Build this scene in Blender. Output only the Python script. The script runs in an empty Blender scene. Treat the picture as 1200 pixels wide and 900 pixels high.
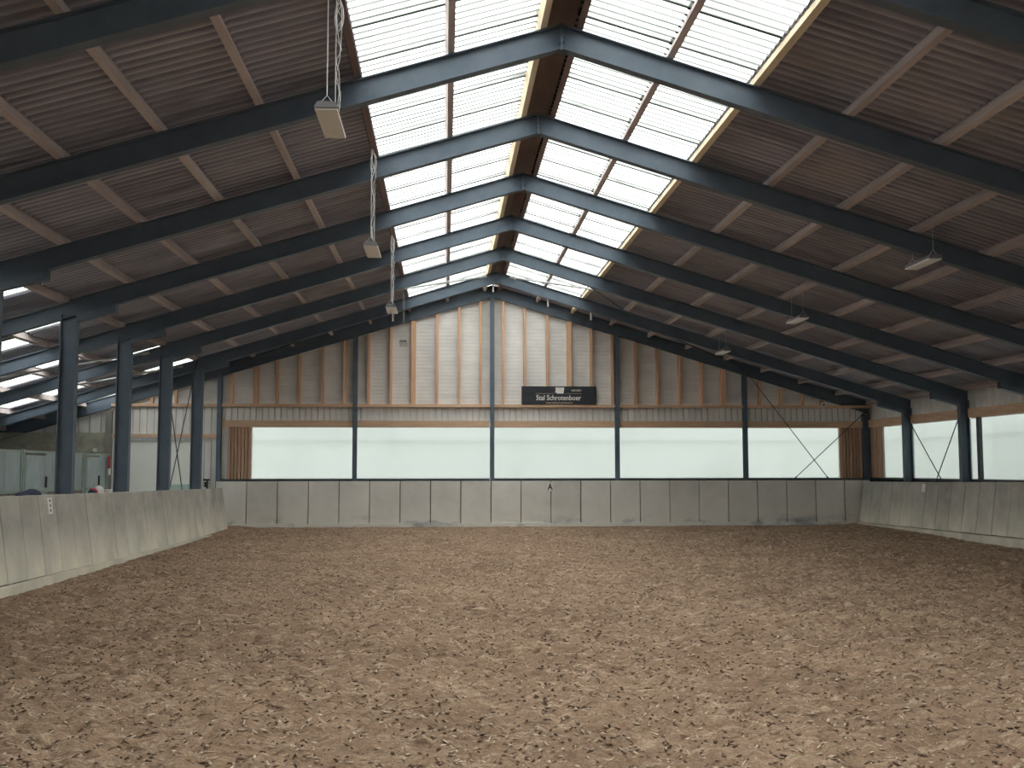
import bpy, bmesh, math, random
import numpy as np
from mathutils import Matrix, Vector

random.seed(7)
rng = np.random.default_rng(7)
scene = bpy.context.scene
C = scene.collection

# ------------------------------------------------------------------ camera, sky, exposure
cam_data = bpy.data.cameras.new('camera')
cam_data.sensor_width = 36.0
cam_data.lens = 1225.0 / 1200.0 * 36.0
cam_data.clip_end = 500
cam = bpy.data.objects.new('camera', cam_data)
C.objects.link(cam)
cam.matrix_world = (Matrix.Translation((-1.519, 0.0, 1.845)) @ Matrix.Rotation(-0.0636, 4, 'Z')
                    @ Matrix.Rotation(math.pi / 2 + 0.0813, 4, 'X') @ Matrix.Rotation(-0.0012, 4, 'Z'))
scene.camera = cam

world = bpy.data.worlds.new('overcast_sky')
scene.world = world
world.use_nodes = True
bg = world.node_tree.nodes['Background']
bg.inputs['Color'].default_value = (1.0, 1.0, 0.99, 1)     # even white overcast
bg.inputs['Strength'].default_value = 4.5

scene.view_settings.view_transform = 'Standard'
scene.view_settings.look = 'None'
scene.view_settings.exposure = 0.72
scene.view_settings.gamma = 1.0
scene.view_settings.use_curve_mapping = False
scene.cycles.max_bounces = 10
scene.cycles.diffuse_bounces = 6
scene.cycles.transparent_max_bounces = 12

# ------------------------------------------------------------------ measures (metres)
YE = 34.08                     # inner face of the end wall
SP = 3.5                       # frame spacing
FY = [30.97 - SP * k for k in range(0, 7)]    # frames, from the end wall towards and past the camera
SL = 0.303                     # roof slope
ZR = 7.41                      # underside of rafters at the ridge
RD = 0.34                      # rafter depth
ZP = ZR + RD                   # underside of purlins at the ridge
ZS = ZP + 0.17                 # roof sheets at the ridge
XL, XR = -16.4, 12.72          # eaves
YB = -12.0                     # back of the hall, behind the camera
PUR_L = [0.24, 1.46, 2.68, 3.95, 5.20, 6.44, 7.66, 8.90, 10.45, 11.70, 12.95, 14.2, 15.4]
PUR_R = [0.24, 1.46, 2.62, 3.90, 5.16, 6.42, 7.68, 8.94, 10.2, 11.45, 12.5]


# ------------------------------------------------------------------ materials
def new_mat(name):
    m = bpy.data.materials.new(name)
    m.use_nodes = True
    nt = m.node_tree
    return m, nt, nt.nodes['Principled BSDF'], nt.nodes['Material Output']


def node(nt, kind, **kw):
    n = nt.nodes.new(kind)
    for k, v in kw.items():
        setattr(n, k, v)
    return n


def mixcol(nt, fac, a, b, blend='MIX'):
    n = node(nt, 'ShaderNodeMix', data_type='RGBA', blend_type=blend)
    for sock, val in ((0, fac), (6, a), (7, b)):
        if hasattr(val, 'is_output'):
            nt.links.new(val, n.inputs[sock])
        elif sock == 0:
            n.inputs[0].default_value = val
        else:
            n.inputs[sock].default_value = (*val, 1)
    return n.outputs[2]


def noise(nt, scale, stretch=(1, 1, 1), detail=4, rough=0.6, lo=0.35, hi=0.65):
    g = node(nt, 'ShaderNodeNewGeometry')
    mp = node(nt, 'ShaderNodeMapping')
    mp.inputs['Scale'].default_value = stretch
    nt.links.new(g.outputs['Position'], mp.inputs['Vector'])
    t = node(nt, 'ShaderNodeTexNoise')
    t.inputs['Scale'].default_value = scale
    t.inputs['Detail'].default_value = detail
    t.inputs['Roughness'].default_value = rough
    nt.links.new(mp.outputs[0], t.inputs['Vector'])
    r = node(nt, 'ShaderNodeMapRange')
    r.inputs['From Min'].default_value = lo
    r.inputs['From Max'].default_value = hi
    nt.links.new(t.outputs['Fac'], r.inputs['Value'])
    return r.outputs[0]


def surf(name, a, b=None, scale=4.0, stretch=(1, 1, 1), rough=0.7, metal=0.0, vary=0.0, bump=0.0, bump_scale=40.0,
         c=None, cscale=1.0, cstretch=(1, 1, 1), clo=0.5, chi=0.75, spec=0.3):
    m, nt, bs, out = new_mat(name)
    bs.inputs['Roughness'].default_value = rough
    bs.inputs['Metallic'].default_value = metal
    bs.inputs['Specular IOR Level'].default_value = spec
    if b is None:
        col = None
        bs.inputs['Base Color'].default_value = (*a, 1)
    else:
        col = mixcol(nt, noise(nt, scale, stretch), a, b)
    if c is not None:
        col = mixcol(nt, noise(nt, cscale, cstretch, lo=clo, hi=chi), col if col is not None else a, c)
    if vary:
        oi = node(nt, 'ShaderNodeObjectInfo')
        r = node(nt, 'ShaderNodeMapRange')
        r.inputs['To Min'].default_value = 1 - vary
        r.inputs['To Max'].default_value = 1 + vary
        nt.links.new(oi.outputs['Random'], r.inputs['Value'])
        cc = node(nt, 'ShaderNodeCombineColor')
        for i in range(3):
            nt.links.new(r.outputs[0], cc.inputs[i])
        col = mixcol(nt, 1.0, col if col is not None else a, cc.outputs[0], 'MULTIPLY')
    if col is not None:
        nt.links.new(col, bs.inputs['Base Color'])
    if bump:
        bn = node(nt, 'ShaderNodeBump')
        bn.inputs['Strength'].default_value = bump
        bn.inputs['Distance'].default_value = 0.01
        nt.links.new(noise(nt, bump_scale, lo=0.2, hi=0.8), bn.inputs['Height'])
        nt.links.new(bn.outputs[0], bs.inputs['Normal'])
    return m


def sheet_mat(name, tint, dirt_shade, transp, trans_col, gain, valley=None):
    """translucent sheet that lets part of the sky through"""
    m, nt, bs, out = new_mat(name)
    nt.nodes.remove(bs)
    d = noise(nt, 1.2, (0.35, 5.0, 0.35), detail=5, lo=0.5, hi=0.8)
    d2 = noise(nt, 9.0, (1, 1, 1), detail=3, lo=0.55, hi=0.8)
    mx = node(nt, 'ShaderNodeMath', operation='MULTIPLY_ADD')
    nt.links.new(d2, mx.inputs[0])
    mx.inputs[1].default_value = 0.25
    nt.links.new(d, mx.inputs[2])
    ml = node(nt, 'ShaderNodeMath', operation='MULTIPLY', use_clamp=True)
    nt.links.new(mx.outputs[0], ml.inputs[0])
    ml.inputs[1].default_value = gain
    dirt_shade_fac = ml.outputs[0]
    if valley:
        # dark lines painted along every corrugation bottom for its shading, uneven along its length
        tc = node(nt, 'ShaderNodeTexCoord')
        sp = node(nt, 'ShaderNodeSeparateXYZ')
        nt.links.new(tc.outputs['Object'], sp.inputs[0])
        ph = node(nt, 'ShaderNodeMath', operation='MULTIPLY')
        nt.links.new(sp.outputs['Y'], ph.inputs[0])
        ph.inputs[1].default_value = 2 * math.pi / 0.177
        cs = node(nt, 'ShaderNodeMath', operation='COSINE')
        nt.links.new(ph.outputs[0], cs.inputs[0])
        mr = node(nt, 'ShaderNodeMapRange')
        mr.inputs['From Min'].default_value = -0.42
        mr.inputs['From Max'].default_value = -0.58
        nt.links.new(cs.outputs[0], mr.inputs['Value'])
        un = node(nt, 'ShaderNodeMath', operation='MULTIPLY_ADD')
        nt.links.new(noise(nt, 0.9, (0.5, 2.5, 0.5), detail=4, lo=0.3, hi=0.7), un.inputs[0])
        un.inputs[1].default_value = valley * 0.14
        un.inputs[2].default_value = valley * 0.87
        gm = node(nt, 'ShaderNodeMath', operation='MULTIPLY')
        nt.links.new(mr.outputs[0], gm.inputs[0])
        nt.links.new(un.outputs[0], gm.inputs[1])
        # moss and dirt in the side lap of each sheet
        lp = node(nt, 'ShaderNodeMapRange')
        lp.inputs['From Min'].default_value = 0.20
        lp.inputs['From Max'].default_value = 0.10
        nt.links.new(sp.outputs['Y'], lp.inputs['Value'])
        lm = node(nt, 'ShaderNodeMath', operation='MULTIPLY')
        nt.links.new(lp.outputs[0], lm.inputs[0])
        nt.links.new(noise(nt, 2.0, (0.6, 3, 0.6), detail=6, rough=0.7, lo=-0.1, hi=0.75), lm.inputs[1])
        mx0 = node(nt, 'ShaderNodeMath', operation='MAXIMUM')
        nt.links.new(lm.outputs[0], mx0.inputs[0])
        nt.links.new(gm.outputs[0], mx0.inputs[1])
        mxx = node(nt, 'ShaderNodeMath', operation='MAXIMUM', use_clamp=True)
        nt.links.new(mx0.outputs[0], mxx.inputs[0])
        nt.links.new(ml.outputs[0], mxx.inputs[1])
        dirt_shade_fac = mxx.outputs[0]
    tr = node(nt, 'ShaderNodeBsdfTranslucent')
    nt.links.new(mixcol(nt, dirt_shade_fac, tint, dirt_shade), tr.inputs['Color'])
    tp = node(nt, 'ShaderNodeBsdfTransparent')
    nt.links.new(mixcol(nt, dirt_shade_fac, trans_col, tuple(x * y for x, y in zip(trans_col, dirt_shade))), tp.inputs['Color'])
    mix = node(nt, 'ShaderNodeMixShader')
    mix.inputs[0].default_value = transp
    nt.links.new(tr.outputs[0], mix.inputs[1])
    nt.links.new(tp.outputs[0], mix.inputs[2])
    nt.links.new(mix.outputs[0], out.inputs['Surface'])
    return m


M = {
    'steel': surf('painted_steel', (0.090, 0.119, 0.154), (0.112, 0.143, 0.178), 3.0, rough=0.5, c=(0.148, 0.176, 0.205), cscale=14, clo=0.62, chi=0.9),
    'steel_dark': surf('dark_steel', (0.045, 0.052, 0.06), (0.07, 0.078, 0.085), 5.0, rough=0.5),
    'galv': surf('galvanised_steel', (0.34, 0.36, 0.36), (0.46, 0.48, 0.47), 8.0, rough=0.45, metal=0.2),
    'purlin': surf('purlin_timber', (0.42, 0.36, 0.35), (0.52, 0.455, 0.44), 3.0, (3, 0.4, 3), rough=0.85, vary=0.12),
    'purlin_lit': surf('lit_purlin_timber', (0.62, 0.52, 0.36), (0.70, 0.60, 0.44), 3.0, (3, 0.4, 3), rough=0.85, vary=0.08),
    'ridge': surf('shaded_purlin_timber', (0.17, 0.125, 0.115), (0.22, 0.165, 0.15), 2.0, (2, 0.5, 2), rough=0.85),
    'clad': surf('grey_cladding', (0.68, 0.675, 0.66), (0.76, 0.755, 0.735), 1.5, (1, 1, 3), rough=0.7, c=(0.54, 0.52, 0.49), cscale=0.5, clo=0.5, chi=0.8),
    'clad_low': surf('ribbed_cladding', (0.64, 0.635, 0.62), (0.74, 0.735, 0.715), 2.0, (3, 3, 0.6), rough=0.7),
    'stud': surf('stud_timber', (0.60, 0.36, 0.22), (0.70, 0.44, 0.28), 4.0, (4, 4, 0.4), rough=0.8, vary=0.18),
    'beam': surf('beam_timber', (0.55, 0.37, 0.25), (0.66, 0.46, 0.32), 3.0, (0.5, 0.5, 5), rough=0.8, vary=0.08),
    'batten': surf('batten_timber', (0.38, 0.235, 0.165), (0.50, 0.32, 0.22), 4.0, (5, 5, 0.4), rough=0.8, vary=0.2),
    'joint': surf('dark_joint', (0.12, 0.11, 0.10), rough=0.95),  # plain dark tone of the backing behind the panel joints
    'white': surf('white_plastic', (0.74, 0.73, 0.70), (0.80, 0.79, 0.76), 8.0, rough=0.45),
    'lampgrey': surf('lamp_housing_grey', (0.20, 0.20, 0.21), rough=0.5),
    'cable': surf('pale_cable', (0.62, 0.61, 0.60), rough=0.6),
    'sign': surf('sign_black', (0.025, 0.027, 0.035), (0.04, 0.042, 0.05), 6.0, rough=0.6),
    'letter': surf('letter_cream', (0.80, 0.78, 0.74), rough=0.6),
    'gold': surf('letter_gold', (0.55, 0.47, 0.32), rough=0.6),
    'black': surf('black_plastic', (0.02, 0.02, 0.022), rough=0.5),
    'door': surf('door_offwhite', (0.78, 0.80, 0.75), (0.84, 0.86, 0.80), 1.2, (1, 1, 1), rough=0.6, c=(0.66, 0.66, 0.58), cscale=1.0, clo=0.6, chi=0.9),
    'stable': surf('stable_sheet', (0.30, 0.35, 0.36), (0.40, 0.46, 0.46), 1.5, (2, 2, 0.7), rough=0.55, vary=0.07),
    'stable_pale': surf('stable_door_sheet', (0.34, 0.42, 0.43), (0.42, 0.50, 0.51), 2.0, rough=0.5),
    'stable_frame': surf('stable_frame', (0.27, 0.33, 0.29), (0.34, 0.40, 0.36), 4.0, rough=0.5),
    'aisle': surf('aisle_concrete', (0.44, 0.43, 0.40), (0.52, 0.51, 0.47), 1.5, rough=0.9),
    'oldconc': surf('old_concrete', (0.34, 0.34, 0.28), (0.50, 0.49, 0.41), 1.0, (1, 1, 1.6), rough=0.9, c=(0.22, 0.22, 0.18), cscale=1.6, clo=0.5, chi=0.8),
    'plank': surf('dark_plank', (0.20, 0.19, 0.17), (0.28, 0.27, 0.24), 3.0, (2, 2, 0.4), rough=0.9),
    'red': surf('red_cloth', (0.36, 0.03, 0.04), (0.45, 0.05, 0.06), 8, rough=0.9),
    'cream': surf('white_cloth', (0.74, 0.72, 0.70), (0.82, 0.80, 0.78), 8, rough=0.9),
    'navy': surf('navy_cloth', (0.025, 0.028, 0.05), (0.045, 0.05, 0.08), 8, rough=0.9),
    'teal': surf('pale_teal_plastic', (0.46, 0.60, 0.55), rough=0.5),
    'trunk': surf('brown_trunk', (0.16, 0.10, 0.07), (0.22, 0.14, 0.10), 4, rough=0.7),
    'outside': surf('outside_ground', (0.24, 0.25, 0.20), (0.33, 0.33, 0.28), 0.6, rough=0.95),
    'outwall': surf('outside_wall', (0.42, 0.44, 0.42), (0.48, 0.50, 0.48), 0.6, rough=0.9),
    'chip': surf('pale_fibre', (0.44, 0.33, 0.235), (0.72, 0.58, 0.44), 30, rough=0.9),
    'clod': surf('dark_clod', (0.085, 0.055, 0.038), (0.20, 0.13, 0.09), 20, rough=0.95),
    'skylight': sheet_mat('skylight_sheet', (0.90, 0.92, 0.90), (0.075, 0.083, 0.075), 0.45, (0.70, 0.72, 0.70), 0.06, 1.0),
    'pane': sheet_mat('milky_window_sheet', (0.378, 0.400, 0.390), (0.355, 0.377, 0.366), 0.22, (0.375, 0.395, 0.385), 0.4),
}


def fibre_mat():
    """old fibre cement sheet: blotchy grey with lower crowns painted unevenly paler in place of corrugation shading"""
    m, nt, bs, out = new_mat('fibre_cement')
    bs.inputs['Roughness'].default_value = 0.9
    bs.inputs['Specular IOR Level'].default_value = 0.15
    col = mixcol(nt, noise(nt, 1.6, (0.5, 3, 0.5), detail=5), (0.20, 0.205, 0.255), (0.305, 0.31, 0.375))
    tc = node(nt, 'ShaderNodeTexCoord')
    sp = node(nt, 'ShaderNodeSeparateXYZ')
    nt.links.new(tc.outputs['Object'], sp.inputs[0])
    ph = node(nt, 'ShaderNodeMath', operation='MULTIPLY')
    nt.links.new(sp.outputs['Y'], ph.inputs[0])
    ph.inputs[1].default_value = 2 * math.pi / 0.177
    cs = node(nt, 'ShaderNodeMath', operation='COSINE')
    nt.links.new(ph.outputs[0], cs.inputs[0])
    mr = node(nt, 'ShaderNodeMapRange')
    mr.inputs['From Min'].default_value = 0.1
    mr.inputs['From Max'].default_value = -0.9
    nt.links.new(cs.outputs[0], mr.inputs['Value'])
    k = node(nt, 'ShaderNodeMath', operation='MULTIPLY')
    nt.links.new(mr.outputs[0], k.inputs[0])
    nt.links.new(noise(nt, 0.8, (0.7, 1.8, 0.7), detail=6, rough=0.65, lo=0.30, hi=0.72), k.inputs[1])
    col = mixcol(nt, k.outputs[0], col, (0.55, 0.54, 0.60))  # paler crowns painted in for the missing shading of the waves
    col = mixcol(nt, noise(nt, 0.6, detail=4, lo=0.55, hi=0.85), col, (0.39, 0.375, 0.36))
    oi = node(nt, 'ShaderNodeObjectInfo')
    r = node(nt, 'ShaderNodeMapRange')
    r.inputs['To Min'].default_value = 0.88
    r.inputs['To Max'].default_value = 1.12
    nt.links.new(oi.outputs['Random'], r.inputs['Value'])
    cc = node(nt, 'ShaderNodeCombineColor')
    for i in range(3):
        nt.links.new(r.outputs[0], cc.inputs[i])
    nt.links.new(mixcol(nt, 1.0, col, cc.outputs[0], 'MULTIPLY'), bs.inputs['Base Color'])
    return m


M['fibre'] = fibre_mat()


def concrete_mat(name, a, b, dust, smudge):
    """cast concrete panel: cloudy grey, sand dust thrown up over the foot, a few grey smears"""
    m, nt, bs, out = new_mat(name)
    bs.inputs['Roughness'].default_value = 0.9
    bs.inputs['Specular IOR Level'].default_value = 0.2
    col = mixcol(nt, noise(nt, 1.7, detail=6, lo=0.3, hi=0.7), a, b)
    oi = node(nt, 'ShaderNodeObjectInfo')
    r = node(nt, 'ShaderNodeMapRange')
    r.inputs['To Min'].default_value = 0.88
    r.inputs['To Max'].default_value = 1.10
    nt.links.new(oi.outputs['Random'], r.inputs['Value'])
    cc = node(nt, 'ShaderNodeCombineColor')
    for i in range(3):
        nt.links.new(r.outputs[0], cc.inputs[i])
    col = mixcol(nt, 1.0, col, cc.outputs[0], 'MULTIPLY')
    g = node(nt, 'ShaderNodeNewGeometry')
    sp = node(nt, 'ShaderNodeSeparateXYZ')
    nt.links.new(g.outputs['Position'], sp.inputs[0])
    h = node(nt, 'ShaderNodeMapRange')
    h.inputs['From Min'].default_value = 0.95
    h.inputs['From Max'].default_value = 0.25
    nt.links.new(sp.outputs['Z'], h.inputs['Value'])
    k = node(nt, 'ShaderNodeMath', operation='MULTIPLY')
    nt.links.new(h.outputs[0], k.inputs[0])
    nt.links.new(noise(nt, 1.1, (1, 1, 0.6), detail=5, lo=0.15, hi=0.75), k.inputs[1])
    col = mixcol(nt, k.outputs[0], col, dust)
    if smudge:
        k2 = node(nt, 'ShaderNodeMath', operation='MULTIPLY', use_clamp=True)
        h2 = node(nt, 'ShaderNodeMapRange')
        h2.inputs['From Min'].default_value = 0.42
        h2.inputs['From Max'].default_value = 0.15
        nt.links.new(sp.outputs['Z'], h2.inputs['Value'])
        nt.links.new(h2.outputs[0], k2.inputs[0])
        nt.links.new(noise(nt, 0.55, (1, 1, 2.2), detail=7, rough=0.7, lo=0.53, hi=0.66), k2.inputs[1])
        col = mixcol(nt, k2.outputs[0], col, smudge)
    nt.links.new(col, bs.inputs['Base Color'])
    bn = node(nt, 'ShaderNodeBump')
    bn.inputs['Strength'].default_value = 0.25
    bn.inputs['Distance'].default_value = 0.01
    nt.links.new(noise(nt, 25, detail=5, lo=0.2, hi=0.8), bn.inputs['Height'])
    nt.links.new(bn.outputs[0], bs.inputs['Normal'])
    return m


M['kick'] = concrete_mat('kick_concrete', (0.36, 0.345, 0.315), (0.54, 0.52, 0.47), (0.84, 0.79, 0.65), None)
M['kick_end'] = concrete_mat('kick_end_concrete', (0.60, 0.585, 0.55), (0.72, 0.70, 0.66), (0.72, 0.69, 0.62), (0.27, 0.29, 0.32))


def sand_mat():
    m, nt, bs, out = new_mat('arena_sand')
    bs.inputs['Roughness'].default_value = 0.95
    bs.inputs['Specular IOR Level'].default_value = 0.12
    a = mixcol(nt, noise(nt, 0.42, detail=8, rough=0.7, lo=0.36, hi=0.64), (0.255, 0.170, 0.115), (0.430, 0.300, 0.205))
    b = mixcol(nt, noise(nt, 5.0, (0.5, 1.5, 1), detail=8, rough=0.8, lo=0.50, hi=0.62), a, (0.58, 0.435, 0.315))
    c = mixcol(nt, noise(nt, 8.0, (0.5, 1.4, 1), detail=8, rough=0.8, lo=0.53, hi=0.62), b, (0.12, 0.075, 0.05))  # dark specks: moist clods, with the shade of their hollows painted in
    d = mixcol(nt, noise(nt, 45.0, (0.6, 1.4, 1), detail=6, rough=0.8, lo=0.44, hi=0.66), c, (0.20, 0.130, 0.086))
    nt.links.new(d, bs.inputs['Base Color'])
    bn = node(nt, 'ShaderNodeBump')
    bn.inputs['Strength'].default_value = 0.7
    bn.inputs['Distance'].default_value = 0.015
    nt.links.new(noise(nt, 45, detail=5, lo=0.2, hi=0.8), bn.inputs['Height'])
    nt.links.new(bn.outputs[0], bs.inputs['Normal'])
    return m


M['sand'] = sand_mat()


# ------------------------------------------------------------------ mesh helpers
class MB:
    def __init__(self):
        self.v, self.f = [], []

    def add(self, verts, faces):
        n = len(self.v)
        self.v += [tuple(p) for p in verts]
        self.f += [tuple(i + n for i in f) for f in faces]
        return self

    def box(self, x0, x1, y0, y1, z0, z1):
        vs = [(x, y, z) for x in (x0, x1) for y in (y0, y1) for z in (z0, z1)]
        return self.add(vs, [(0, 1, 3, 2), (4, 6, 7, 5), (0, 4, 5, 1), (2, 3, 7, 6), (0, 2, 6, 4), (1, 5, 7, 3)])

    def prism(self, ring_a, ring_b):
        n = len(ring_a)
        fs = [tuple(range(n - 1, -1, -1)), tuple(range(n, 2 * n))]
        fs += [(i, (i + 1) % n, n + (i + 1) % n, n + i) for i in range(n)]
        return self.add(list(ring_a) + list(ring_b), fs)

    def tube(self, pts, r, n=6):
        pts = [Vector(p) for p in pts]
        rings = []
        for i, p in enumerate(pts):
            d = (pts[min(i + 1, len(pts) - 1)] - pts[max(i - 1, 0)]).normalized()
            up = Vector((0, 0, 1)) if abs(d.z) < 0.9 else Vector((1, 0, 0))
            s = d.cross(up).normalized()
            t = s.cross(d)
            rings.append([p + r * (math.cos(2 * math.pi * k / n) * s + math.sin(2 * math.pi * k / n) * t) for k in range(n)])
        vs = [q for rg in rings for q in rg]
        fs = [tuple(range(n)), tuple(range((len(rings) - 1) * n + n - 1, (len(rings) - 1) * n - 1, -1))]
        for i in range(len(rings) - 1):
            for k in range(n):
                a, b = i * n + k, i * n + (k + 1) % n
                fs.append((a, a + n, b + n, b))
        return self.add(vs, fs)

    def mesh(self, name, mat, smooth=False, bevel=0.0):
        me = bpy.data.meshes.new(name)
        me.from_pydata(self.v, [], self.f)
        bm = bmesh.new()
        bm.from_mesh(me)
        bmesh.ops.recalc_face_normals(bm, faces=bm.faces)
        if bevel:
            bmesh.ops.bevel(bm, geom=bm.edges[:], offset=bevel, segments=1, affect='EDGES')
        bm.to_mesh(me)
        bm.free()
        if smooth:
            for p in me.polygons:
                p.use_smooth = True
        me.materials.append(M[mat] if isinstance(mat, str) else mat)
        return me

    def build(self, name, mat, parent=None, loc=(0, 0, 0), **kw):
        return put(name, self.mesh(name, mat, **kw), parent, loc)


def put(name, me, parent=None, loc=(0, 0, 0), rot=None):
    o = bpy.data.objects.new(name, me)
    C.objects.link(o)
    o.location = loc
    if rot:
        o.rotation_euler = rot
    if parent is not None:
        o.parent = parent
    return o


def tag(o, label=None, cat=None, group=None, kind=None):
    if label:
        o['label'] = label
    if cat:
        o['category'] = cat
    if group:
        o['group'] = group
    if kind:
        o['kind'] = kind
    return o


def empty(name, loc=(0, 0, 0), rot=None):
    o = put(name, None, None, loc, rot)
    o.empty_display_size = 0.2
    return o


def copy_tree(o, parent=None):
    c = o.copy()
    C.objects.link(c)
    c.parent = parent
    for ch in list(o.children):
        copy_tree(ch, c)
    return c


def structure(name, label, loc=(0, 0, 0), rot=None, cat=None):
    o = empty(name, loc, rot)
    tag(o, label, cat, kind='structure')
    return o


def isec(depth, width, tf=0.014, tw=0.010):
    """H-section outline in (depth, width) coordinates, centred"""
    d, w, t = depth / 2, width / 2, tw / 2
    return [(-d, -w), (-d, w), (-d + tf, w), (-d + tf, t), (d - tf, t), (d - tf, w), (d, w), (d, -w), (d - tf, -w), (d - tf, -t),
            (-d + tf, -t), (-d + tf, -w)]


# ------------------------------------------------------------------ ground, sand floor
MB().box(-60, 60, -50, 90, -0.3, -0.12).build('ground', 'outside')
tag(bpy.data.objects['ground'], 'grey green yard ground outside the riding hall', 'ground', kind='structure')

KX0, KX1 = -8.02, 12.02     # sand between the feet of the kick walls


def lattice_noise(x, y, size, seed):
    r = np.random.default_rng(seed)
    g = r.random((256, 256))
    fx, fy = x / size, y / size
    ix, iy = np.floor(fx).astype(int), np.floor(fy).astype(int)
    tx, ty = fx - ix, fy - iy
    tx, ty = tx * tx * (3 - 2 * tx), ty * ty * (3 - 2 * ty)
    a = g[ix % 256, iy % 256]; b = g[(ix + 1) % 256, iy % 256]
    c = g[ix % 256, (iy + 1) % 256]; d = g[(ix + 1) % 256, (iy + 1) % 256]
    return (a * (1 - tx) + b * tx) * (1 - ty) + (c * (1 - tx) + d * tx) * ty - 0.5


def sand_height(x, y):
    h = 0.045 * lattice_noise(x, y, 1.9, 1) + 0.055 * lattice_noise(x + 3.1, y, 0.55, 2)
    h += 0.065 * lattice_noise(x + 0.4 * y, y - 0.4 * x, 0.21, 3)
    rid = np.abs(lattice_noise(x - 0.3 * y, y + 0.3 * x, 0.13, 5))
    h += 0.085 * (rid - 0.2)
    h += 0.050 * lattice_noise(x, y, 0.075, 4)
    dl, dr, de = x - KX0, KX1 - x, 33.72 - y
    near = np.minimum(np.minimum(dl, dr), de)
    h = h * (0.18 + 0.82 * np.clip(near / 0.7, 0, 1))
    bank = 0.07 * np.exp(-np.clip(dl, 0, 9) / 0.35) * np.clip((y - 20) / 12, 0, 1)
    bank += 0.08 * np.exp(-np.clip(dr, 0, 9) / 0.45) * np.clip((y - 26) / 4, 0, 1) + 0.02 * np.exp(-np.clip(de, 0, 9) / 0.4)
    return h + bank - 0.01


def sand_floor():
    xs = np.arange(-9.3, 12.35, 0.026)
    ys = [YB, -8, -4, 0, 3, 4.5]
    y = 5.2
    while y < 34.0:
        ys.append(y)
        y += 0.020 + 0.0016 * max(0, y - 7) ** 1.12
    ys = np.array(ys + [34.0])
    gx, gy = np.meshgrid(xs, ys)
    z = sand_height(gx, gy)
    # the sand stops at the kick walls, except in the gap between the left wall and the end wall
    nx, ny = len(xs), len(ys)
    co = np.stack([gx, gy, z], -1).reshape(-1, 3)
    i = np.arange(nx * ny).reshape(ny, nx)
    q = np.stack([i[:-1, :-1], i[:-1, 1:], i[1:, 1:], i[1:, :-1]], -1).reshape(-1, 4)
    me = bpy.data.meshes.new('floor')
    me.vertices.add(len(co)); me.vertices.foreach_set('co', co.astype(np.float32).ravel())
    me.loops.add(q.size); me.loops.foreach_set('vertex_index', q.astype(np.int32).ravel())
    me.polygons.add(len(q))
    me.polygons.foreach_set('loop_start', np.arange(0, q.size, 4, dtype=np.int32))
    me.polygons.foreach_set('use_smooth', np.ones(len(q), dtype=bool))
    me.update(calc_edges=True)
    me.materials.append(M['sand'])
    o = put('floor', me)
    tag(o, 'trampled brown sand and fibre floor of the riding arena', 'floor', kind='structure')


sand_floor()


def scatter(name, mat, n, label, lx, ly, lz, ymax):
    """small shards lying on the sand, uncountable"""
    u = rng.random(n)
    y = 5.5 + (ymax - 5.5) * u ** 1.6
    x = rng.uniform(KX0 + 0.2, KX1 - 0.2, n)
    z = sand_height(x, y)
    a = rng.uniform(0, math.tau, n)
    sx = rng.uniform(*lx, n); sy = rng.uniform(*ly, n); sz = rng.uniform(*lz, n)
    base = np.array([(-1, 0, 0), (-0.3, -0.9, 0.1), (0.6, -0.7, 0), (1, 0.2, 0.15), (0.2, 0.9, 0), (-0.5, 0.6, 0.1), (0, 0, 1), (0, 0, -0.6)])
    v = base[None] * np.stack([sx, sy, sz], -1)[:, None] * (1 + rng.uniform(-0.25, 0.25, (n, 8, 3)))
    tilt = rng.normal(0, 0.25, (n, 2))
    v[..., 2] += v[..., 0] * tilt[:, :1] + v[..., 1] * tilt[:, 1:]
    ca, sa = np.cos(a)[:, None], np.sin(a)[:, None]
    vx = v[..., 0] * ca - v[..., 1] * sa + x[:, None]
    vy = v[..., 0] * sa + v[..., 1] * ca + y[:, None]
    vz = v[..., 2] + z[:, None] + (sz * 0.35)[:, None]
    co = np.stack([vx, vy, vz], -1).reshape(-1, 3)
    t = np.array([(i, (i + 1) % 6, 6) for i in range(6)] + [((i + 1) % 6, i, 7) for i in range(6)])
    tri = (t[None] + 8 * np.arange(n)[:, None, None]).reshape(-1, 3)
    me = bpy.data.meshes.new(name)
    me.vertices.add(len(co)); me.vertices.foreach_set('co', co.astype(np.float32).ravel())
    me.loops.add(tri.size); me.loops.foreach_set('vertex_index', tri.astype(np.int32).ravel())
    me.polygons.add(len(tri)); me.polygons.foreach_set('loop_start', np.arange(0, tri.size, 3, dtype=np.int32))
    me.update(calc_edges=True)
    me.materials.append(M[mat])
    tag(put(name, me), label, 'debris', kind='stuff')


scatter('fibre_debris', 'chip', 30000, 'pale fibre flakes lying loose over the arena sand', (0.008, 0.050), (0.004, 0.020), (0.002, 0.008), 30)
scatter('clod_debris', 'clod', 22000, 'small dark clods of damp sand over the arena', (0.007, 0.032), (0.005, 0.018), (0.004, 0.013), 32)

MB().box(XL, -8.45, YB, YE, -0.12, -0.005).build('floor_aisle', 'aisle')
tag(bpy.data.objects['floor_aisle'], 'grey concrete stable aisle floor behind the low concrete wall', 'floor', kind='structure')

# ------------------------------------------------------------------ roof
ceil_l = structure('ceiling_left', 'dark corrugated roof slope over the stable side with a skylight strip by the ridge', cat='ceiling')
ceil_r = structure('ceiling_right', 'dark corrugated roof slope over the window side with a skylight strip by the ridge', cat='ceiling')
PITCH = 0.177


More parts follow.
